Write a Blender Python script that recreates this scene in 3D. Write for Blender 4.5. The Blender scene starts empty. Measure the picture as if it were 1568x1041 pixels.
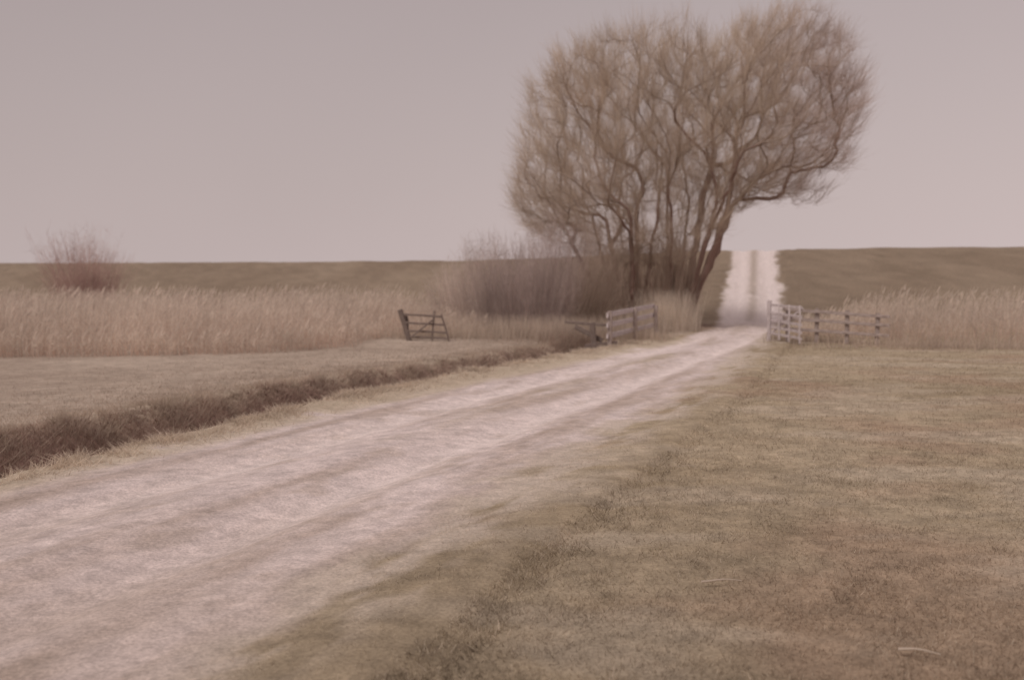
import bpy, math, numpy as np
from mathutils import Vector, Matrix
rng=np.random.default_rng(7)
scene=bpy.context.scene
scene.view_settings.view_transform='Standard'
try: scene.view_settings.look='None'
except Exception: pass
scene.view_settings.exposure=0

# ------------------------------------------------------------ noise
TAB=np.random.default_rng(3).random((512,512))
def vnoise(x,y):
    xi=np.floor(x).astype(int); yi=np.floor(y).astype(int)
    fx=x-xi; fy=y-yi; fx=fx*fx*(3-2*fx); fy=fy*fy*(3-2*fy)
    a=TAB[xi%512,yi%512]; b=TAB[(xi+1)%512,yi%512]; c=TAB[xi%512,(yi+1)%512]; d=TAB[(xi+1)%512,(yi+1)%512]
    return (a*(1-fx)+b*fx)*(1-fy)+(c*(1-fx)+d*fx)*fy
def fbm(x,y,scale,octv=3,seed=0):
    v=0;amp=1;tot=0;f=1/scale
    for i in range(octv):
        ang=0.6*i+0.4
        xr=x*math.cos(ang)-y*math.sin(ang); yr=x*math.sin(ang)+y*math.cos(ang)
        v=v+amp*vnoise(xr*f+seed*17.3+i*31.7,yr*f+seed*9.1+i*11.3); tot+=amp; amp*=0.55; f*=2.1
    return v/tot
def afbm(u,s,seed,octv=4):
    v=0;amp=1;tot=0;f=1
    for i in range(octv):
        v=v+amp*vnoise(u*f+seed*7.7+i*13.1+50,s*f+seed*3.3+i*5.9+50); tot+=amp; amp*=.6; f*=2.05
    return v/tot
def sst(a,b,x):
    t=np.clip((x-a)/(b-a),0,1); return t*t*(3-2*t)
def mix(a,b,t):
    t=np.asarray(t)[...,None]; return np.asarray(a)*(1-t)+np.asarray(b)*t

def table(pts,lo,hi,sig):
    g=np.arange(lo,hi,0.25); p=np.array(pts,float)
    v=np.interp(g,p[:,0],p[:,1])
    k=int(sig*4/0.25); w=np.exp(-0.5*(np.arange(-k,k+1)*0.25/sig)**2); w/=w.sum()
    sl=(v[1]-v[0]); sr=(v[-1]-v[-2])
    vp=np.concatenate([v[0]+sl*np.arange(-k,0),v,v[-1]+sr*np.arange(1,k+1)])
    return g,np.convolve(vp,w,'valid')
CG,CX=table([(-20,-13.2),(-6,-7.4),(0,-5.0),(4.5,-3.4),(7,-2.65),(9.9,-1.6),(12.4,-0.7),(16.6,0.85),(19.6,1.95),(22.8,3.1),(27,4.75),(31,6.25),(40,9.0),(50,11.7),(56,13.2),(71.5,16.9),(78,18.4),(100,23.5)],-20,100,1.2)
CT=np.gradient(CX,CG); CC=1/np.sqrt(1+CT**2)
CS=np.concatenate([[0],np.cumsum(np.hypot(np.diff(CX),0.25))])
def hw(y): return np.interp(y,[0,6,9,14,18,23,31,46,52,84],[1.92,1.95,1.98,1.98,1.85,1.55,1.2,1.3,1.7,1.35])
def track_us(x,y):
    u=(x-np.interp(y,CG,CX))*np.interp(y,CG,CC)
    s=np.interp(y,CG,CS)+u*np.interp(y,CG,CT)*0.5
    return u,s
DG,DX=table([(-20,-15.5),(-8,-11.2),(1.5,-7.9),(6.5,-6.2),(10.5,-4.85),(14.3,-3.65),(17.5,-2.5),(22,-0.75),(26,1.05),(29,2.4),(33,4.2)],-20,34,1.0)
DC=1/np.sqrt(1+np.gradient(DX,DG)**2)
def ditch_v(x,y):
    v=(x-np.interp(y,DG,DX))*np.interp(y,DG,DC)
    end=sst(28.2,29.4,y)
    return v,1-end
KG,KY=table([(-260,150),(-60,114),(-42,110.5),(-5,101.5),(6,88),(13,74),(17,71.5),(28,67.5),(60,58),(260,10)],-260,260,2.5)
KC=1/np.sqrt(1+np.gradient(KY,KG)**2)
def dike_s(x,y): return (np.interp(x,KG,KY)-y)*np.interp(x,KG,KC)
def dike_h(x,y):
    s=dike_s(x,y)
    t=np.clip(1-(s-1.2)/14.5,0,1); f=np.where(t<0.25,t*t*2+0.0,t-0.125)/0.875
    f=np.where(s<-2.0,np.clip(1-(-2.0-s)/12,0,1),f)
    return 4.15*f
def rditch(x,y):
    yc=np.interp(x,[8.2,10,12,18,40,200],[32.2,30.6,28.4,25.6,21.5,0])
    return (y-yc)/1.15, sst(8.3,9.2,x)
def H(x,y,dike=True):
    h=0.05*(fbm(x,y,4,3,1)-0.5)+0.025*(fbm(x,y,0.5,2,2)-0.5)
    u,s=track_us(x,y); w=hw(y)
    near=1-sst(w,w+0.7,np.abs(u))
    h=h*(1-0.5*near)-0.05*near
    rut=np.exp(-((np.abs(u)-0.8)/0.24)**2)
    h=h-0.06*rut*(0.5+fbm(u,s,2,2,5))+0.03*np.exp(-(u/0.3)**2)
    h=h+0.03*(afbm(u*4,s*0.6,8,3)-0.5)*near
    v,m=ditch_v(x,y)
    vv=v+0.45*(fbm(x,y,0.9,3,4)-0.5)
    prof=1-sst(0.28,0.95,np.abs(vv))
    h=h-0.62*prof*m
    h=h-0.06*sst(-0.8,-2.5,v)*m
    v2,m2=rditch(x,y)
    h=h-0.5*(1-sst(0.3,1.0,np.abs(v2)))*m2
    if dike: h=h+dike_h(x,y)
    return h
def edgef(u,s,w): return (np.abs(u)-w)+0.55*(afbm(u*1.0,s*0.35,23)-0.5)+.35*(afbm(u*2.0,s*1.6,37,3)-.5)
def ground_col(x,y):  # albedos lifted pale and low in contrast, haze put into the colours
    n1=fbm(x,y,3.5,3,11); n2=fbm(x,y,0.7,3,12); n3=fbm(x,y,0.16,2,13); n4=fbm(x,y,.07,2,16)
    u,s=track_us(x,y); w=hw(y)
    g=mix((.320,.255,.178),(.405,.330,.240),np.clip((n1-.5)*1.8+.5+(n2-.5)*1.1,0,1))
    red=sst(0.50,0.80,fbm(x,y,1.8,3,14)+0.34*np.exp(-((x-2.3)/1.3)**2-((y-4.6)/1.6)**2))  # local term paints a warm film tint into near-right grass; rest random
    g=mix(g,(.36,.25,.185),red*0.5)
    pale=sst(0.50,0.70,fbm(x*0.5+y*0.1,y*1.1,0.8,3,15))
    g=mix(g,(.49,.415,.335),pale*0.4)
    g=g*(0.76+0.48*n3)[...,None]
    g=g*(0.86+0.14*sst(3,10,y))[...,None]  # nearer grass darkened, lens vignetting put into its colour
    # track
    st=afbm(u*2.4,s*0.20,21); st2=afbm(u*6,s*1.0,22)
    t=mix((.65,.555,.53),(.50,.41,.365),sst(0.42,0.68,st*0.6+st2*0.4))
    rut=np.exp(-((np.abs(u)-0.80)/0.30)**2)
    t=mix(t,(.75,.65,.62),rut*.8*sst(4,9,y)*(.5+st2))
    side=np.exp(-((u-1.28)/.13)**2)+.8*np.exp(-((u+1.4)/.16)**2)+.55*np.exp(-((u-.32)/.12)**2)
    t=mix(t,(.40,.315,.265),np.clip(side*.7*sst(.38,.60,afbm(u*3,s*.45,33,4)),0,1)*(1-sst(17,24,y)))
    t=t*(0.84+0.32*n3)[...,None]*(.9+.2*n4)[...,None]
    t=mix(t,(.52,.43,.375),0.5*(1-sst(4,9,y))*(.4+fbm(x,y,1.2,3,27)))
    sp=sst(.58,.74,afbm(u*3.2,s*1.1,28,3)*.75+n3*.25)
    t=mix(t,(.40,.32,.265),.45*sp)
    edge=edgef(u,s,w)+0.45*(n2-.5)
    tm=1-sst(-0.30,0.22,edge)
    mid=np.exp(-((u+.05)/0.30)**2)*np.interp(y,[6,10,13,16,26,30,45,52,60,90],[.1,.5,.35,.6,.8,.4,.3,.6,.75,.75])
    mid=mid*sst(0.40,0.60,afbm(u*1.0,s*0.28,24,3)+0.25*(y>50))
    tm=tm*(1-0.8*mid)
    col=mix(g,t,tm)
    fr=sst(-.25,.05,edge)*(1-sst(.2,.8,edge))*(u>0)*sst(.36,.56,afbm(u*3,s*.9,29))
    col=mix(col,(.58,.495,.43),fr*.7)
    v,m=ditch_v(x,y)
    sv=(1-sst(-w+0.1,-w+0.5,u))*(1-sst(30,34,y))
    col=mix(col,mix((.60,.51,.40),(.44,.36,.28),n2),sv*0.8*sst(.3,.5,n2+.15))
    fm=sst(0.7,1.3,-v)
    f=mix((.48,.395,.325),(.37,.295,.24),np.clip((n1-.5)*1.6+.5+(n2-.5),0,1))*(0.8+0.4*n3)[...,None]
    far=sst(31,36,y)*(u<0)
    col=mix(col,f,np.clip(np.where(y<34,fm,0)+far*0.8*(np.abs(u)>w+.3),0,1))
    bank=(1-sst(0.55,1.05,np.abs(v+0.45*(fbm(x,y,0.5,3,4)-0.5))))*m
    col=mix(col,mix((.30,.20,.165),(.38,.27,.22),n2),bank)
    v2,m2=rditch(x,y)
    col=mix(col,(.28,.20,.165),(1-sst(0.6,1.0,np.abs(v2)))*m2)
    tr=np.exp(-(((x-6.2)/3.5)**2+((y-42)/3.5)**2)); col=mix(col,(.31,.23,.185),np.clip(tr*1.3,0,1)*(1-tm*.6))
    dk=sst(19,14.5,dike_s(x,y))
    dcol=mix((.250,.200,.155),(.295,.240,.188),np.clip((fbm(x,y,5,4,31)-.5)*2.5+.5,0,1))*(0.8+0.4*n2)[...,None]
    dcol=dcol*mix((1.0,.97,.94),(1.06,1.03,1.0),sst(5,-5,x))
    col=mix(col,dcol,dk*(1-tm))
    col=mix(col,(.72,.64,.62),dk*tm*.7)
    return col

# ------------------------------------------------------------ mesh helpers
def mesh_from(name,verts,faces,cols=None,mat=None,smooth=False):
    verts=np.ascontiguousarray(verts,dtype=np.float32); faces=np.ascontiguousarray(faces,dtype=np.int32)
    me=bpy.data.meshes.new(name); k=faces.shape[1]; M=len(faces)
    me.vertices.add(len(verts)); me.vertices.foreach_set('co',verts.ravel())
    me.loops.add(M*k); me.loops.foreach_set('vertex_index',faces.ravel())
    me.polygons.add(M); me.polygons.foreach_set('loop_start',np.arange(0,M*k,k,dtype=np.int32))
    try: me.polygons.foreach_set('loop_total',np.full(M,k,dtype=np.int32))
    except Exception: pass
    me.update(calc_edges=True)
    if smooth: me.polygons.foreach_set('use_smooth',np.ones(M,dtype=bool))
    if cols is not None:
        a=me.attributes.new('Col','FLOAT_COLOR','POINT')
        c=np.ones((len(verts),4),dtype=np.float32); c[:,:3]=cols; a.data.foreach_set('color',c.ravel())
    ob=bpy.data.objects.new(name,me); scene.collection.objects.link(ob)
    if mat: me.materials.append(mat)
    return ob
def ribbons(base,tip,bow,w0,col0,col1=None,seg=2,w1=0.15):
    N=len(base); d=tip-base
    r=rng.normal(size=(N,3)); side=np.cross(d,r); side/=np.linalg.norm(side,axis=1,keepdims=True)+1e-9
    if col1 is None: col1=col0
    V=[];C=[]
    for i in range(seg+1):
        t=i/seg
        p=base+d*t+bow*(4*t*(1-t))
        ww=(w0*(1-t)+w0*w1*t)[:,None]*0.5
        V+= [p-side*ww,p+side*ww]; c=col0*(1-t)+col1*t; C+=[c,c]
    V=np.stack(V,1); C=np.stack(C,1); n=2*(seg+1)
    idx=np.arange(N)[:,None]*n; F=[]
    for i in range(seg):
        a=2*i; F+=[idx+np.array([[a,a+1,a+3]]),idx+np.array([[a,a+3,a+2]])]
    return V.reshape(-1,3),np.concatenate(F),C.reshape(-1,3)
def join(parts):
    V=[];F=[];C=[];o=0
    for v,f,c in parts:
        V.append(v);F.append(f+o);C.append(c);o+=len(v)
    return np.concatenate(V),np.concatenate(F),np.concatenate(C)

# ------------------------------------------------------------ materials
def nodes_of(name):
    m=bpy.data.materials.new(name); m.use_nodes=True; nt=m.node_tree; nt.nodes.clear(); return m,nt,nt.nodes,nt.links
def veg_mat(name,transl=0.3,var=0.35,scale=3.0):
    m,nt,N,L=nodes_of(name)
    out=N.new('ShaderNodeOutputMaterial'); at=N.new('ShaderNodeAttribute'); at.attribute_name='Col'
    geo=N.new('ShaderNodeNewGeometry'); no=N.new('ShaderNodeTexNoise'); no.inputs['Scale'].default_value=scale; no.inputs['Detail'].default_value=2
    L.new(geo.outputs['Position'],no.inputs['Vector'])
    mr=N.new('ShaderNodeMapRange'); mr.inputs['From Min'].default_value=.3; mr.inputs['From Max'].default_value=.7
    mr.inputs['To Min'].default_value=1-var; mr.inputs['To Max'].default_value=1+var; L.new(no.outputs['Fac'],mr.inputs['Value'])
    mu=N.new('ShaderNodeVectorMath'); mu.operation='SCALE'; L.new(at.outputs['Color'],mu.inputs[0]); L.new(mr.outputs['Result'],mu.inputs['Scale'])
    di=N.new('ShaderNodeBsdfDiffuse'); tr=N.new('ShaderNodeBsdfTranslucent'); mx=N.new('ShaderNodeMixShader'); mx.inputs[0].default_value=transl
    L.new(mu.outputs[0],di.inputs['Color']); L.new(mu.outputs[0],tr.inputs['Color'])
    L.new(di.outputs[0],mx.inputs[1]); L.new(tr.outputs[0],mx.inputs[2]); L.new(mx.outputs[0],out.inputs['Surface'])
    return m
def ground_mat(name,bump=0.35):
    m,nt,N,L=nodes_of(name)
    out=N.new('ShaderNodeOutputMaterial'); at=N.new('ShaderNodeAttribute'); at.attribute_name='Col'
    geo=N.new('ShaderNodeNewGeometry')
    def noise(sc,det,lo,hi):
        no=N.new('ShaderNodeTexNoise'); no.inputs['Scale'].default_value=sc; no.inputs['Detail'].default_value=det; no.inputs['Roughness'].default_value=.65
        L.new(geo.outputs['Position'],no.inputs['Vector'])
        mr=N.new('ShaderNodeMapRange'); mr.inputs['From Min'].default_value=.3; mr.inputs['From Max'].default_value=.7
        mr.inputs['To Min'].default_value=lo; mr.inputs['To Max'].default_value=hi; L.new(no.outputs['Fac'],mr.inputs['Value']); return no,mr
    n1,m1=noise(9,5,.84,1.16); n2,m2=noise(45,3,.78,1.22)
    mm=N.new('ShaderNodeMath'); mm.operation='MULTIPLY'; L.new(m1.outputs[0],mm.inputs[0]); L.new(m2.outputs[0],mm.inputs[1])
    mu=N.new('ShaderNodeVectorMath'); mu.operation='SCALE'; L.new(at.outputs['Color'],mu.inputs[0]); L.new(mm.outputs[0],mu.inputs['Scale'])
    di=N.new('ShaderNodeBsdfDiffuse'); di.inputs['Roughness'].default_value=.6
    bp=N.new('ShaderNodeBump'); bp.inputs['Strength'].default_value=bump; bp.inputs['Distance'].default_value=.03
    L.new(n2.outputs['Fac'],bp.inputs['Height']); L.new(bp.outputs[0],di.inputs['Normal'])
    L.new(mu.outputs[0],di.inputs['Color']); L.new(di.outputs[0],out.inputs['Surface']); return m
def wood_mat(name,c0,c1):
    m,nt,N,L=nodes_of(name)
    out=N.new('ShaderNodeOutputMaterial'); b=N.new('ShaderNodeBsdfPrincipled'); b.inputs['Roughness'].default_value=.9
    tc=N.new('ShaderNodeTexCoord'); mp=N.new('ShaderNodeMapping'); mp.inputs['Scale'].default_value=(3,12,12)
    no=N.new('ShaderNodeTexNoise'); no.inputs['Scale'].default_value=2.2; no.inputs['Detail'].default_value=6
    L.new(tc.outputs['Object'],mp.inputs[0]); L.new(mp.outputs[0],no.inputs['Vector'])
    cr=N.new('ShaderNodeValToRGB'); cr.color_ramp.elements[0].position=.35; cr.color_ramp.elements[1].position=.62
    cr.color_ramp.elements[0].color=(*c0,1); cr.color_ramp.elements[1].color=(*c1,1)
    L.new(no.outputs['Fac'],cr.inputs[0]); L.new(cr.outputs[0],b.inputs['Base Color'])
    bp=N.new('ShaderNodeBump'); bp.inputs['Strength'].default_value=.4; bp.inputs['Distance'].default_value=.01
    L.new(no.outputs['Fac'],bp.inputs['Height']); L.new(bp.outputs[0],b.inputs['Normal'])
    L.new(b.outputs[0],out.inputs['Surface']); return m
M_ground=ground_mat('ground_soil_and_turf'); M_track=ground_mat('sandy_track',.3); M_dike=ground_mat('dike_turf')
M_grass=veg_mat('grass_blades',.40,.18,2.0); M_reed=veg_mat('dry_reed',.45,.15,.8); M_twig=veg_mat('willow_bark',.3,.15,.5); M_shrub=veg_mat('shrub_twigs',.40,.2,.7)
M_white=wood_mat('weathered_white_paint',(.44,.37,.365),(.66,.585,.575)); M_dark=wood_mat('old_wood',(.15,.11,.095),(.22,.17,.145)); M_grey=wood_mat('greyed_wood',(.28,.215,.19),(.42,.345,.315))

# ------------------------------------------------------------ ground sheet
def axis(segs):
    out=[np.arange(a,b,st,dtype=float) for a,b,st in segs]
    return np.unique(np.round(np.concatenate(out+[np.array([float(segs[-1][1])])]),4))
xs=axis([(-3000,-300,300),(-300,-60,12),(-60,-20,1.5),(-20,-10,.25),(-10,-5,.09),(-5,5,.05),(5,10,.1),(10,20,.25),(20,60,1.5),(60,300,12),(300,3000,300)])
ys=axis([(-3000,-300,300),(-300,-30,15),(-30,-2,.8),(-2,2.5,.2),(2.5,12,.05),(12,22,.08),(22,34,.12),(34,60,.3),(60,130,1.5),(130,300,15),(300,3000,300)])
X,Y=np.meshgrid(xs,ys); xf=X.ravel(); yf=Y.ravel()
u,s=track_us(xf,yf)
Z=H(xf,yf,False)-0.05*(1-sst(hw(yf)+0.9,hw(yf)+1.25,np.abs(u)))*((yf>-8)&(yf<85))
nx,ny=len(xs),len(ys); ii=(np.arange(ny-1)[:,None]*nx+np.arange(nx-1)[None]).ravel()
F=np.stack([ii,ii+1,ii+nx+1,ii+nx],1)
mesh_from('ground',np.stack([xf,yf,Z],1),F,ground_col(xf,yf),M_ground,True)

xk=axis([(-250,-70,6),(-70,40,.6),(40,250,6)]); sk=np.concatenate([np.arange(-16,-3,1.5),np.arange(-3,18.1,.5)])
XX,SS=np.meshgrid(xk,sk); yk=np.interp(XX,KG,KY)-SS/np.interp(XX,KG,KC)
x_=XX.ravel();y_=yk.ravel(); zz=H(x_,y_,True)+0.02-0.12*sst(14.5,17.5,SS.ravel())-0.3*sst(-13,-15,SS.ravel())+0.18*(fbm(x_,y_,3,3,40)-.5)*sst(16,12,SS.ravel())
uu,_=track_us(x_,y_); zz-=0.12*(1-sst(2.0,2.7,np.abs(uu)))
n1_=len(xk); ii=(np.arange(len(sk)-1)[:,None]*n1_+np.arange(n1_-1)[None]).ravel()
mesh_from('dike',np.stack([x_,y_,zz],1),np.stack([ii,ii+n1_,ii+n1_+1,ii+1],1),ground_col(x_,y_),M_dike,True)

ty=np.concatenate([np.arange(-6,3,.2),np.arange(3,14,.045),np.arange(14,34,.1),np.arange(34,83,.3)])
tu=np.linspace(-1,1,121)
TY,TU=np.meshgrid(ty,tu,indexing='ij'); W=hw(TY)+1.05; off=TU*W
cx=np.interp(TY,CG,CX); cc=np.interp(TY,CG,CC); tx=cx+off/cc
x_=tx.ravel(); y_=TY.ravel(); z_=H(x_,y_,True)+0.012-0.05*sst(.93,1,np.abs(TU.ravel()))
m_=len(tu); ii=(np.arange(len(ty)-1)[:,None]*m_+np.arange(m_-1)[None]).ravel()
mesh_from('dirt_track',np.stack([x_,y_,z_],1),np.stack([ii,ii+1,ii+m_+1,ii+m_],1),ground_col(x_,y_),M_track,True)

# ------------------------------------------------------------ grass
def blades(x,y,h,w,col,lean=.6,zoff=0):
    N=len(x); z=H(x,y)+zoff; a=rng.random(N)*6.283; l=h*lean*rng.random(N)
    base=np.stack([x,y,z-0.01],1); tip=base+np.stack([np.cos(a)*l,np.sin(a)*l,h],1)
    bow=np.zeros((N,3)); bow[:,2]=h*.12
    return ribbons(base,tip,bow,w,col*.94,col*1.14,seg=1)
parts=[]
N=340000; y=3.0*(34/3.0)**(rng.random(N)); x=(rng.random(N)*2-1)*0.62*y+0.15*y
u,s=track_us(x,y); w=hw(y)
e=edgef(u,s,w)
clump=fbm(x,y,.35,3,50)
keep=((u>0)&(rng.random(N)<sst(-.15,.45,e)*(.2+.95*clump)))
x,y=x[keep],y[keep]; n=len(x)
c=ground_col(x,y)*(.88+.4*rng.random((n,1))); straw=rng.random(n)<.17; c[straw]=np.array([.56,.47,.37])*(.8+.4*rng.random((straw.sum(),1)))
h=(.012+.022*rng.random(n))*(.6+.9*fbm(x,y,.3,2,51))*(1+y*.02); wd=(.0024+.0016*rng.random(n))*(1+y*.10)
parts.append(blades(x,y,h,wd,c,1.4))
N=110000; y=3.2*(34/3.2)**rng.random(N); u=(rng.random(N)*2-1)*(hw(y)+.3); x=np.interp(y,CG,CX)+u/np.interp(y,CG,CC); _,s=track_us(x,y)
k=sst(.55,.72,afbm(u*2.2,s*.8,52,3)+.08*np.exp(-(u/.3)**2)+.05*(1-sst(5,10,y))); keep=rng.random(N)<(k*.5+.015); x,y=x[keep],y[keep]; n=len(x)
c=mix((.32,.24,.19),(.62,.53,.44),rng.random(n)**1.0)
parts.append(blades(x,y,.008+.014*rng.random(n),(.003+.003*rng.random(n))*(1+y*.08),c,2.0))
N=75000; y=4*(33/4)**rng.random(N); dx=np.interp(y,DG,DX)+.62/np.interp(y,DG,DC); x=dx+np.abs(rng.normal(0,.33,N))
cl=fbm(x,y,.3,3,53); keep=(rng.random(N)<sst(.35,.6,cl))&(y<29.5); x,y=x[keep],y[keep]; n=len(x)
c=mix((.50,.41,.32),(.74,.64,.53),rng.random(n))
parts.append(blades(x,y,(.03+.08*rng.random(n))*(.5+fbm(x,y,.4,2,56)),(.004+.003*rng.random(n))*(1+y*.05),c,2.2))
N=100000; y=5*(34/5)**rng.random(N); v=-np.abs(rng.gamma(1.1,1.6,N))-.5; x=np.interp(y,DG,DX)+v/np.interp(y,DG,DC)
keep=rng.random(N)<fbm(x,y,.5,3,54)*1.3; x,y,v=x[keep],y[keep],v[keep]; n=len(x)
near=np.exp(-((v+.7)/.35)**2)
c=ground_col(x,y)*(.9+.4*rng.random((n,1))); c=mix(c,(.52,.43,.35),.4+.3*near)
tuf=sst(.42,.66,fbm(x,y,.55,3,57))
parts.append(blades(x,y,(.02+.04*rng.random(n))+near*(.03+.22*rng.random(n)*tuf),(.004+.003*rng.random(n))*(1+y*.04),c,1.4))
N=26000; y=5*(30/5)**rng.random(N); v=-.25-.65*rng.random(N); x=np.interp(y,DG,DX)+v/np.interp(y,DG,DC); n=N
c=mix((.34,.235,.195),(.54,.43,.355),rng.random(n)**1.5)
parts.append(blades(x,y,.04+.10*rng.random(n)*fbm(x,y,.4,2,58)*1.6,(.006+.004*rng.random(n))*(1+y*.03),c,1.6))
V,F,C=join(parts); mesh_from('grass',V,F,C,M_grass)

# ------------------------------------------------------------ reeds
def inpoly(px,py,poly):
    P=np.array(poly); ins=np.zeros(len(px),bool); j=len(P)-1
    for i in range(len(P)):
        xi,yi=P[i];xj,yj=P[j]
        c=((yi>py)!=(yj>py))&(px<(xj-xi)*(py-yi)/(yj-yi+1e-12)+xi); ins^=c; j=i
    return ins
def bdist(px,py,poly):
    P=np.array(poly); d=np.full(len(px),1e9)
    for i in range(len(P)):
        a=P[i-1];b=P[i];ab=b-a; t=np.clip(((px-a[0])*ab[0]+(py-a[1])*ab[1])/(ab@ab),0,1)
        d=np.minimum(d,np.hypot(px-a[0]-t*ab[0],py-a[1]-t*ab[1]))
    return d
def reeds(poly,n,hgt,name):
    P=np.array(poly); lo=P.min(0);hi=P.max(0)
    x=lo[0]+(hi[0]-lo[0])*rng.random(n*3); y=lo[1]+(hi[1]-lo[1])*rng.random(n*3)**1.6
    k=inpoly(x,y,poly); x,y=x[k],y[k]; bd=bdist(x,y,poly)
    k=rng.random(len(x))<(.25+.75*np.exp(-bd/2.5))*(.5+fbm(x,y,1.2,3,60)); x,y,bd=x[k][:n],y[k][:n],bd[k][:n]; N=len(x)
    z=H(x,y,False); h=hgt*(.62+.38*rng.random(N))*(.72+.5*fbm(x,y,3.0,3,61))*(.40+.60*sst(0,2.6,bd))
    a=rng.normal(.5,1.2,N); l=h*.16*np.abs(rng.normal(size=N))
    base=np.stack([x,y,z-.02],1); tip=base+np.stack([np.cos(a)*l,np.sin(a)*l,h],1); bow=np.zeros((N,3)); bow[:,0]=-.03
    n1=fbm(x,y,2.5,3,62)[:,None]
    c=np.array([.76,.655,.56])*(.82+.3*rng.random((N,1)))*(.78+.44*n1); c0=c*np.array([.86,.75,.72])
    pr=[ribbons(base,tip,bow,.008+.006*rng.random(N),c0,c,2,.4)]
    for q in range(2):
        t=.25+.6*rng.random(N); p=base+(tip-base)*t[:,None]; a=rng.random(N)*6.283; L=.18+.3*rng.random(N)
        e=p+np.stack([np.cos(a)*L*.5,np.sin(a)*L*.5,L*(.75*rng.random(N)+.1)],1); b=np.zeros((N,3)); b[:,2]=.05
        pr.append(ribbons(p,e,b,.011+.008*rng.random(N),c*.97,c,1,.1))
    k=rng.random(N)<.35; p=tip[k]; m=len(p); e=p+np.stack([.05+.08*rng.random(m),rng.normal(0,.04,m),.10+.12*rng.random(m)],1)
    pr.append(ribbons(p,e,np.zeros((m,3)),.02+.018*rng.random(m),c[k]*np.array([.94,.90,.90]),c[k],1,.2))
    V,F,C=join(pr); mesh_from(name,V,F,C,M_reed)
reeds([(-45,21.5),(-16,23),(-9.9,24.2),(-6.1,25.4),(-4.3,28.2),(-4.1,32.6),(-1.5,33.6),(-.8,35),(-2.5,40),(-4,52),(-45,62)],40000,1.52,'reed_bed')
reeds([(9.0,33),(9.6,31.4),(11.0,29.4),(13.0,27.4),(19,25),(44,20),(44,38),(20,43),(12.6,41),(10.9,37)],18000,1.55,'reed_bed')
def clumpgrass(cx_,cy_,sx,sy,n,h0,h1,col):
    x=cx_+rng.normal(0,sx,n); y=cy_+rng.normal(0,sy,n); h=h0+(h1-h0)*rng.random(n)
    c=np.array(col)*(.8+.45*rng.random((n,1))); u,_=track_us(x,y); k=np.abs(u)>1.35
    x,y,h,c=x[k],y[k],h[k],c[k]
    return blades(x,y,h,.008+.006*rng.random(len(x)),c,.5)
P=[clumpgrass(5.8,38.2,.6,.8,2400,.5,1.6,(.68,.59,.50)),
   clumpgrass(4.6,36.5,.7,.9,1800,.3,1.0,(.58,.49,.41)),
   clumpgrass(2.0,31.8,1.2,1.0,3000,.25,.75,(.52,.43,.36)),
   clumpgrass(0.2,32.5,1.5,1.0,3000,.25,.8,(.57,.48,.40)),
   clumpgrass(4.0,31.2,.8,.7,1000,.1,.35,(.50,.41,.33)),
   clumpgrass(-2.6,31.9,1.0,.3,900,.1,.35,(.52,.43,.35)),
   clumpgrass(9.4,30.2,.8,.5,1200,.1,.4,(.50,.41,.33)),
   clumpgrass(12.5,27.2,2.2,.7,2500,.15,.45,(.54,.44,.36)),
   clumpgrass(7.9,34.8,.3,2.2,900,.1,.35,(.38,.30,.24)),
   clumpgrass(1.9,28.9,.5,.5,1400,.15,.5,(.36,.27,.22))]
V,F,C=join(P); mesh_from('tall_dry_grass',V,F,C,M_reed)

# ------------------------------------------------------------ willow
CROWN=[(-.4,5.2),(-.15,7.5),(.3,9.9),(1.5,11.1),(3.1,11.6),(4.4,12.1),(5.8,12.5),(7.1,12.5),(8.2,11.8),(8.9,12.7),(10.3,13.0),(11.9,12.6),(13.2,11.6),(14.0,10.3),(14.2,8.55),(13.9,6.95),(13.2,5.5),(12.1,4.2),(10.5,4.6),(9.5,4.3),(8.3,3.0),(6.9,2.0),(4.7,2.0),(3.2,2.4),(1.4,3.0),(.0,3.9)]
YT=42.0
def crown_pts(n,shrink):
    out=[]
    while sum(len(o) for o in out)<n:
        x=-.5+15*rng.random(4*n); z=2+11.5*rng.random(4*n); k=inpoly(x,z,CROWN); x,z=x[k],z[k]; bd=bdist(x,z,CROWN); k=bd>shrink; x,z,bd=x[k],z[k],bd[k]
        D=5.2*np.sqrt(np.clip(1-(1-np.clip(bd/4.2,0,1))**2,0.02,1)); y=YT+(rng.random(len(x))*2-1)*D
        dens=fbm(x*1.0+y*.3,z+y*.25,1.6,3,70); k=rng.random(len(x))<sst(.25,.60,dens)+.22
        out.append(np.stack([x,y,z],1)[k])
    return np.concatenate(out)[:n]
MAXN=120000; NP=np.zeros((MAXN,3)); ND=np.zeros((MAXN,3)); PAR=np.full(MAXN,-1); PL=np.zeros(MAXN); nn=0; NOAT=np.zeros(MAXN,bool)
def addn(p,d,par,no=False):
    global nn
    NP[nn]=p; ND[nn]=d; PAR[nn]=par; PL[nn]=0 if par<0 else PL[par]+np.linalg.norm(p-NP[par]); NOAT[nn]=no; nn+=1; return nn-1
def chain(i0,target,step,jit,noz=-1,tan=.4):
    p0=NP[i0].copy(); d0=ND[i0].copy(); t=np.array(target,float); L=np.linalg.norm(t-p0)
    c1=p0+d0*L*tan; up=np.array([0,0,.16*L]); c2=t-(t-p0)*.30-up*.5
    n=max(2,int(L/step)); prev=i0; pp=p0
    for k in range(1,n+1):
        q=k/n; p=(1-q)**3*p0+3*(1-q)**2*q*c1+3*(1-q)*q*q*c2+q**3*t
        if k<n: p=p+rng.normal(0,jit,3)
        d=p-pp; d/=np.linalg.norm(d)+1e-9; prev=addn(p,d,prev,p[2]<noz); pp=p
    return prev
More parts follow.
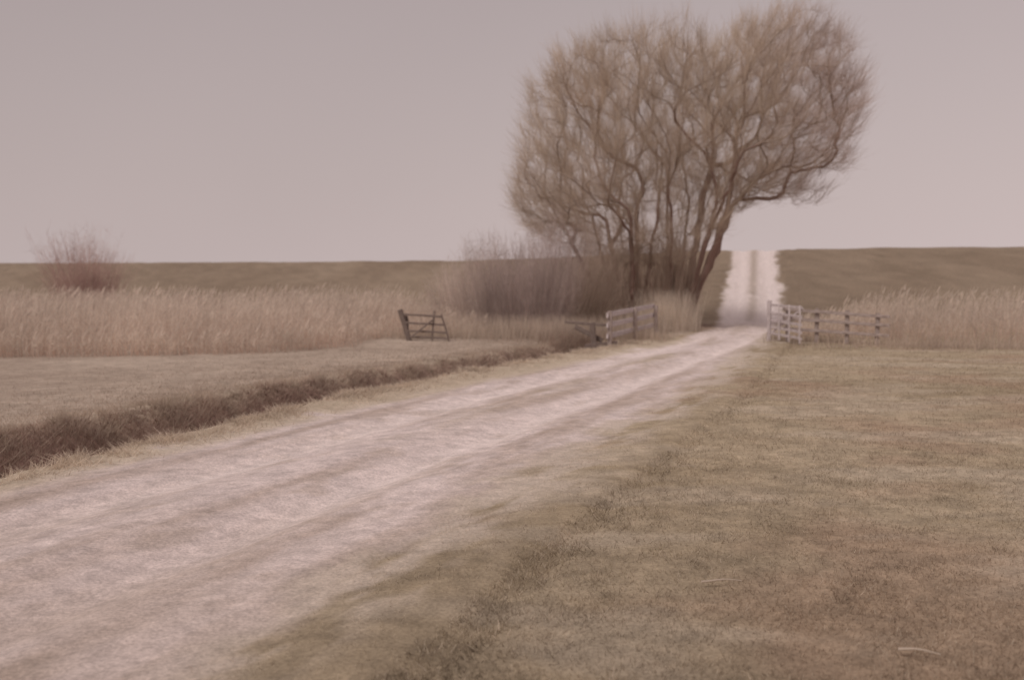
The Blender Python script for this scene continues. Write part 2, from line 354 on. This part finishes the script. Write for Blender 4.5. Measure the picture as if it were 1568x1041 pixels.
stems=[((4.0,42.1),(2.2,41.4,3.9)),((4.4,41.8),(3.3,42.6,4.6)),((4.8,41.7),(4.3,41.4,5.0)),((5.1,42.4),(5.2,42.7,5.0)),((5.3,42.0),(5.9,41.3,5.2)),((4.7,42.6),(4.0,44.2,4.8)),((4.9,41.4),(4.6,39.8,4.6)),
       ((7.0,41.8),(8.8,41.9,5.0)),((7.15,42.1),(9.4,43.0,5.6)),((6.6,42.2),(7.1,42.9,5.6)),((7.1,42.3),(8.0,43.4,5.2)),((6.3,41.8),(6.3,40.8,5.2)),((6.8,42.5),(7.6,44.2,5.4)),((6.9,41.5),(8.0,40.2,5.2)),((6.2,42.2),(6.5,43.2,5.4))]
for (bx,by),t in stems:
    c0_=5.0 if bx<5.7 else 6.85
    bx=c0_+(bx-c0_)*.65; by=42+(by-42)*.7
    dx=t[0]-bx; dy=t[1]-by; d=np.array([dx*.8,dy*.8,4.0]); d/=np.linalg.norm(d)
    i=addn(np.array([bx,by,-.1]),d,-1,True); chain(i,t,.35,.03,1.5,.33)
def grow(T,step,jit,tan):
    T=T[np.argsort(np.linalg.norm((T-np.array([6.3,YT,2.0])),axis=1))]
    for t in T:
        v=t-NP[:nn]; d=np.linalg.norm(v,axis=1)+1e-6; ca=(v*ND[:nn]).sum(1)/d
        cost=d*(1+1.6*(1-ca))+.06*PL[:nn]; cost[NOAT[:nn]|(ca<.35)|(d<.25)]=1e6
        j=int(np.argmin(cost))
        if cost[j]>1e5: continue
        chain(j,t,step,jit,-1,tan)
grow(crown_pts(130,1.3),.4,.04,.3)
grow(crown_pts(850,.8),.35,.035,.3)
grow(crown_pts(3700,.45),.35,.03,.3)
P_=NP[:nn];D_=ND[:nn];PA=PAR[:nn]
area=np.zeros(nn); kids=np.bincount(PA[PA>=0],minlength=nn); r0=.0062
area[kids==0]=r0**2
for i in range(nn-1,-1,-1):
    if PA[i]>=0: area[PA[i]]+=area[i]*1.0+ (0.0000018)
R=np.sqrt(np.maximum(area,r0**2)); R=np.minimum(R,.29); R=R*(1+.4*np.exp(-np.maximum(P_[:,2],0)/.5)*(R>.08))
ch=np.where(PA>=0)[0]; pa=PA[ch]
def tubes(A,B,ra,rb,ca,cb,sides=5):
    d=B-A; d/=np.linalg.norm(d,axis=1,keepdims=True)+1e-9; ref=np.where(np.abs(d[:,2:3])>.9,np.array([[1.,0,0]]),np.array([[0,0,1.]]))
    s1=np.cross(d,ref); s1/=np.linalg.norm(s1,axis=1,keepdims=True); s2=np.cross(d,s1); V=[];C=[]
    for P,r,c in((A,ra,ca),(B,rb,cb)):
        for k in range(sides):
            a=2*math.pi*k/sides; V.append(P+(s1*math.cos(a)+s2*math.sin(a))*r[:,None]); C.append(c)
    V=np.stack(V,1);C=np.stack(C,1);n=2*sides; idx=np.arange(len(A))[:,None]*n; F=[]
    for k in range(sides):
        k2=(k+1)%sides; F+=[idx+np.array([[k,k2,sides+k2]]),idx+np.array([[k,sides+k2,sides+k]])]
    return V.reshape(-1,3),np.concatenate(F),C.reshape(-1,3)
def bcol(r): return mix((.48,.385,.315),(.34,.225,.19),sst(.01,.07,r))
big=R[ch]>.05
parts=[tubes(P_[pa][~big],P_[ch][~big]+D_[ch][~big]*R[ch][~big][:,None]*.3,np.minimum(R[pa],R[ch]*1.2)[~big],R[ch][~big],bcol(R[ch][~big]),bcol(R[ch][~big]),4),
       tubes(P_[pa][big],P_[ch][big]+D_[ch][big]*R[ch][big][:,None]*.3,np.minimum(R[pa],R[ch]*1.2)[big],R[ch][big],bcol(R[ch][big]),bcol(R[ch][big]),8)]
w=np.where((R<.035)&(P_[:,2]>2.4))[0]; src=rng.choice(w,95000); n=len(src)
p=P_[src]+rng.normal(0,.09,(n,3)); out=p-np.array([6.6,YT,1.5]); out/=np.linalg.norm(out,axis=1,keepdims=True)
d=D_[src]*.4+out*.6+np.array([0,0,.38])+rng.normal(0,.32,(n,3)); d/=np.linalg.norm(d,axis=1,keepdims=True)
L=(.3+.8*rng.random(n)**1.3); bow=rng.normal(0,.04,(n,3)); bow[:,2]-=.03
tc=mix((.54,.44,.36),(.68,.57,.46),rng.random(n)); hz=sst(8.5,13,p[:,0])[:,None]; tc=tc*(1-hz*np.array([.10,.15,.09]))  # twig colours kept pale and pinkish to stand in for haze
tc=tc*(.84+.32*fbm(p[:,0]+p[:,1]*.4,p[:,2]+p[:,1]*.3,1.5,3,75))[:,None]
parts.append(ribbons(p,p+d*L[:,None],bow,.006+.004*rng.random(n),tc*.95,tc,2,.3))
n=2300; k=rng.random(n)<.55; bx=np.where(k,4.6+rng.normal(0,.8,n),6.5+rng.normal(0,.45,n)); by=YT-.2+rng.normal(0,.6,n); h=1.2+2.2*rng.random(n)
base=np.stack([bx,by,np.zeros(n)+.1+1.0*rng.random(n)],1); tip=base+np.stack([np.clip(rng.normal(0,.25,n),-.4,.4)*h*.6+(bx-5.6)*.2,np.clip(rng.normal(0,.3,n),-.5,.5)*h*.6,h],1)
tc=mix((.42,.30,.25),(.60,.49,.40),rng.random(n)); parts.append(ribbons(base,tip,rng.normal(0,.06,(n,3)),.012+.008*rng.random(n),tc*.9,tc,3,.2))
V,F,C=join(parts); mesh_from('willow_tree',V,F,C,M_twig)
print('tree nodes',nn,'faces',len(F))

# ------------------------------------------------------------ shrubs
def shrub(name,cx_,cy_,sx,sy,hfun,n,cfun,wd=.014,fan=.35,sub=8):
    a=rng.random(n)*6.283; r=np.sqrt(rng.random(n)); bx=cx_+sx*r*np.cos(a); by=cy_+sy*r*np.sin(a)
    z=H(bx,by,False); l=np.stack([(bx-cx_)/sx*fan+rng.normal(0,.20,n),(by-cy_)/sy*fan+rng.normal(0,.2,n)],1)
    ht=hfun(bx+l[:,0]*2)*(.40+.60*rng.random(n)**.9); lean=l*ht[:,None]
    base=np.stack([bx,by,z-.03],1); tip=base+np.stack([lean[:,0],lean[:,1],ht],1); bow=rng.normal(0,.09,(n,3)); c=cfun(bx+lean[:,0]*.5,n)
    pr=[ribbons(base,tip,bow,wd*(.7+.8*rng.random(n)),c*.88,c,3,.25)]
    for q in range(sub):
        t=.25+.75*rng.random(n); p=base+(tip-base)*t[:,None]+bow*(4*t*(1-t))[:,None]; d=(tip-base)/ht[:,None]*.6+rng.normal(0,.6,(n,3)); d/=np.linalg.norm(d,axis=1,keepdims=True)
        L=(.2+.4*rng.random(n))*(ht/3); pr.append(ribbons(p,p+d*L[:,None],rng.normal(0,.02,(n,3)),wd*.5*(.7+.6*rng.random(n)),c*.97,c*1.1,1,.3))
    V,F,C=join(pr); mesh_from(name,V,F,C,M_shrub)
def hf(x): return np.interp(x,[-4,-3.2,-2.4,-1.2,0,1.3,2.6,3.6,4.3],[1.3,2.1,2.8,3.3,3.75,4.3,4.1,3.3,2.3])*(.84+.32*fbm(x,x*0,.6,2,80))
def cf(x,n):
    c=mix((.66,.56,.50),(.53,.435,.405),sst(-2.3,-.3,x)); c=mix(c,(.47,.375,.31),sst(1.8,3.0,x)); return c*(.75+.5*rng.random((n,1)))
shrub('shrub',.5,38.5,3.4,2.2,hf,3000,cf,.0115)
shrub('shrub',-24.1,58,1.1,1.2,lambda x:np.interp(x,[-27.7,-25.9,-23.9,-22.3,-20.9],[2.0,4.1,5.0,3.6,1.6])*(.75+.5*fbm(x,x*0,.6,2,81)),600,lambda x,n:np.array([.52,.37,.33])*(.75+.5*rng.random((n,1))),.02,.42,10)

# ------------------------------------------------------------ timber objects
def beam(name,p0,p1,w,h,mat,parent,seed=0):
    p0=Vector(p0);p1=Vector(p1); L=(p1-p0).length; r=np.random.default_rng(seed+int(L*1000))
    me=bpy.data.meshes.new(name); seg=5; vs=[];fs=[]
    for i in range(seg+1):
        t=i/seg; j=r.normal(0,.004,2)
        for a,b in((-1,-.7),(-.7,-1),(.7,-1),(1,-.7),(1,.7),(.7,1),(-.7,1),(-1,.7)):
            vs.append((t*L,a*w/2+j[0],b*h/2+j[1]))
    for i in range(seg):
        for k in range(8):
            k2=(k+1)%8; fs.append((i*8+k,i*8+k2,(i+1)*8+k2,(i+1)*8+k))
    fs.append(tuple(range(7,-1,-1))); fs.append(tuple(seg*8+k for k in range(8)))
    me.from_pydata(vs,[],fs); me.materials.append(mat); ob=bpy.data.objects.new(name,me); scene.collection.objects.link(ob)
    d=(p1-p0).normalized(); up=Vector((0,0,1)) if abs(d.z)<.95 else Vector((0,1,0)); yv=up.cross(d).normalized(); zv=d.cross(yv)
    m=Matrix((d,yv,zv)).transposed().to_4x4(); m.translation=p0; ob.matrix_world=m; ob.parent=parent; return ob
def empty(name):
    e=bpy.data.objects.new(name,None); scene.collection.objects.link(e); e.empty_display_size=.2; return e
def gz(x,y): return float(H(np.array([x]),np.array([y]),False)[0])
g=empty('field_gate'); ax,ay,bx,by=7.80,30.9,7.90,27.9
beam('hanging_post',(ax,ay+.15,gz(ax,ay)-.3),(ax,ay+.15,1.2),.11,.11,M_white,g,1)
for i,z in enumerate((.20,.38,.58,.80,1.05)):
    beam('rail_%d'%(i+1),(ax,ay,z+.02),(bx,by,z-.01),.03,.07,M_white,g,10+i)
for i,t in enumerate((.02,.34,.66,.98)):
    x=ax+(bx-ax)*t-.04; y=ay+(by-ay)*t; beam('stile_%d'%(i+1),(x,y,.06),(x,y,1.10),.04,.07,M_white,g,20+i)
beam('brace',(ax+.04,ay-.1,.25),(bx+.04,by+.1,1.02),.03,.06,M_white,g,31)
g=empty('wooden_fence'); pts=[(8.05,29.9),(8.75,29.4),(9.45,28.9),(10.12,28.4)]
hs=[1.06,1.0,.95,.88]
for i,((x,y),h) in enumerate(zip(pts,hs)): beam('post_%d'%(i+1),(x,y,gz(x,y)-.3),(x+.01*i,y,h),.10,.10,M_grey,g,40+i)
for k,dz in enumerate((.10,.36,.66)):
    a=pts[0];b=pts[-1]; beam('rail_%d'%(k+1),(a[0]-.15,a[1]+.02-.07,hs[0]-dz),(b[0]+.25,b[1]-.22-.07,hs[-1]-dz*.92),.035,.085,M_grey,g,50+k)
g=empty('wooden_fence'); A=(2.62,28.1);B=(4.75,34.2)
for i,t in enumerate((.0,.5,1)):
    x=A[0]+(B[0]-A[0])*t+.06;y=A[1]+(B[1]-A[1])*t; beam('post_%d'%(i+1),(x,y,gz(x,y)-.4),(x,y,.95+.05*t),.12,.12,M_grey,g,60+i)
for k,(z0,z1) in enumerate(((.84,.97),(.56,.66),(.26,.33))):
    beam('rail_%d'%(k+1),(A[0]-.02,A[1]-.15,z0),(B[0]+.0,B[1]+.15,z1),.05,.14,M_white,g,70+k)
beam('old_post',(2.3,28.2,-.5),(2.2,28.15,.62),.16,.16,M_dark,g,75); beam('fallen_plank',(1.75,28.5,.5),(2.5,28.3,.12),.06,.13,M_dark,g,76); beam('fallen_rail',(1.5,28.9,.62),(2.6,28.4,.55),.06,.07,M_dark,g,77)
beam('culvert_plank',(2.0,28.0,-.05),(2.9,28.2,.02),.08,.2,M_dark,g,78)
g=empty('broken_field_gate'); yy=30.6
beam('leaning_post',(-3.02,yy,-.2),(-3.34,yy-.05,.93),.15,.15,M_dark,g,80); beam('second_post',(-3.12,yy+.2,-.1),(-3.18,yy+.2,.74),.10,.10,M_dark,g,81)
for k,(za,zb) in enumerate(((.80,.72),(.55,.48),(.30,.25),(.12,.08))):
    beam('rail_%d'%(k+1),(-3.25+.07*k,yy-.08,za),(-2.05+.05*k,yy-.3,zb),.045,.06,M_dark,g,83+k)
beam('end_stile',(-1.86,yy-.34,.0),(-2.08,yy-.34,.80),.05,.065,M_dark,g,90); beam('mid_stile',(-2.38,yy-.20,.02),(-2.30,yy-.22,.90),.06,.06,M_dark,g,91); beam('brace',(-3.0,yy-.2,.12),(-2.35,yy-.34,.62),.03,.05,M_dark,g,92)
def stick(x,y,L,a,r):
    z=gz(x,y)+.04; pts=[np.array([x+math.cos(a)*L*t,y+math.sin(a)*L*t,z+.006*math.sin(5*t+x)]) for t in np.linspace(-.5,.5,6)]
    A=np.array(pts[:-1]);B=np.array(pts[1:]); rr=np.linspace(1,.4,6)*r; c=np.tile(np.array([[.66,.57,.48]]),(5,1))
    v,f,cc_=tubes(A,B,rr[:-1],rr[1:],c,c,6); mesh_from('stick',v,f,cc_,M_reed,True)
stick(1.13,5.45,.22,.05,.007); stick(1.76,4.35,.17,-.35,.007)

# ------------------------------------------------------------ sky
w=bpy.data.worlds.new('World'); scene.world=w; w.use_nodes=True; nt=w.node_tree; nt.nodes.clear(); N=nt.nodes; L=nt.links
SE,SR=math.radians(42),math.radians(215)
out=N.new('ShaderNodeOutputWorld'); sky=N.new('ShaderNodeTexSky'); sky.sky_type='NISHITA'; sky.sun_disc=False; sky.sun_elevation=SE; sky.sun_rotation=SR; sky.dust_density=6; sky.air_density=1.5
b1=N.new('ShaderNodeBackground'); b1.inputs['Strength'].default_value=.06; L.new(sky.outputs[0],b1.inputs['Color'])
tc=N.new('ShaderNodeTexCoord'); sp=N.new('ShaderNodeSeparateXYZ'); L.new(tc.outputs['Generated'],sp.inputs[0])
cr=N.new('ShaderNodeValToRGB'); e=cr.color_ramp.elements; e[0].position=0; e[0].color=(.605,.502,.492,1); e[1].position=1; e[1].color=(.43,.352,.350,1)
x_=cr.color_ramp.elements.new(.10); x_.color=(.550,.456,.448,1); x_=cr.color_ramp.elements.new(.28); x_.color=(.465,.386,.382,1)
L.new(sp.outputs['Z'],cr.inputs[0])
mr=N.new('ShaderNodeMapRange'); mr.inputs['From Min'].default_value=-.5; mr.inputs['From Max'].default_value=.5; mr.inputs['To Min'].default_value=.91; mr.inputs['To Max'].default_value=1.08; L.new(sp.outputs['X'],mr.inputs['Value'])
no=N.new('ShaderNodeTexNoise'); no.inputs['Scale'].default_value=2.5; no.inputs['Detail'].default_value=4; L.new(tc.outputs['Generated'],no.inputs['Vector'])
m2=N.new('ShaderNodeMapRange'); m2.inputs['To Min'].default_value=.95; m2.inputs['To Max'].default_value=1.05; L.new(no.outputs['Fac'],m2.inputs['Value'])
mm=N.new('ShaderNodeMath'); mm.operation='MULTIPLY'; L.new(mr.outputs[0],mm.inputs[0]); L.new(m2.outputs[0],mm.inputs[1])
b2=N.new('ShaderNodeBackground'); L.new(cr.outputs[0],b2.inputs['Color']); L.new(mm.outputs[0],b2.inputs['Strength'])
mx=N.new('ShaderNodeMixShader'); mx.inputs[0].default_value=.9; L.new(b1.outputs[0],mx.inputs[1]); L.new(b2.outputs[0],mx.inputs[2]); L.new(mx.outputs[0],out.inputs['Surface'])
sl=bpy.data.lights.new('sun','SUN'); sl.energy=1.5; sl.angle=math.radians(16); sl.color=(1,.93,.88)
so=bpy.data.objects.new('sun',sl); scene.collection.objects.link(so)
az=SR; dirv=Vector((math.sin(az)*math.cos(SE),math.cos(az)*math.cos(SE),math.sin(SE))); so.rotation_euler=(-dirv).to_track_quat('-Z','Y').to_euler(); so.location=dirv*100

cd=bpy.data.cameras.new('camera'); cd.lens=36; cd.sensor_width=36; cd.clip_end=8000; cd.clip_start=.05
cd.dof.use_dof=True; cd.dof.focus_distance=7.5; cd.dof.aperture_fstop=1.6
co=bpy.data.objects.new('camera',cd); scene.collection.objects.link(co); co.location=(0,0,1.6); co.rotation_euler=(math.radians(90-2.95),0,0); scene.camera=co
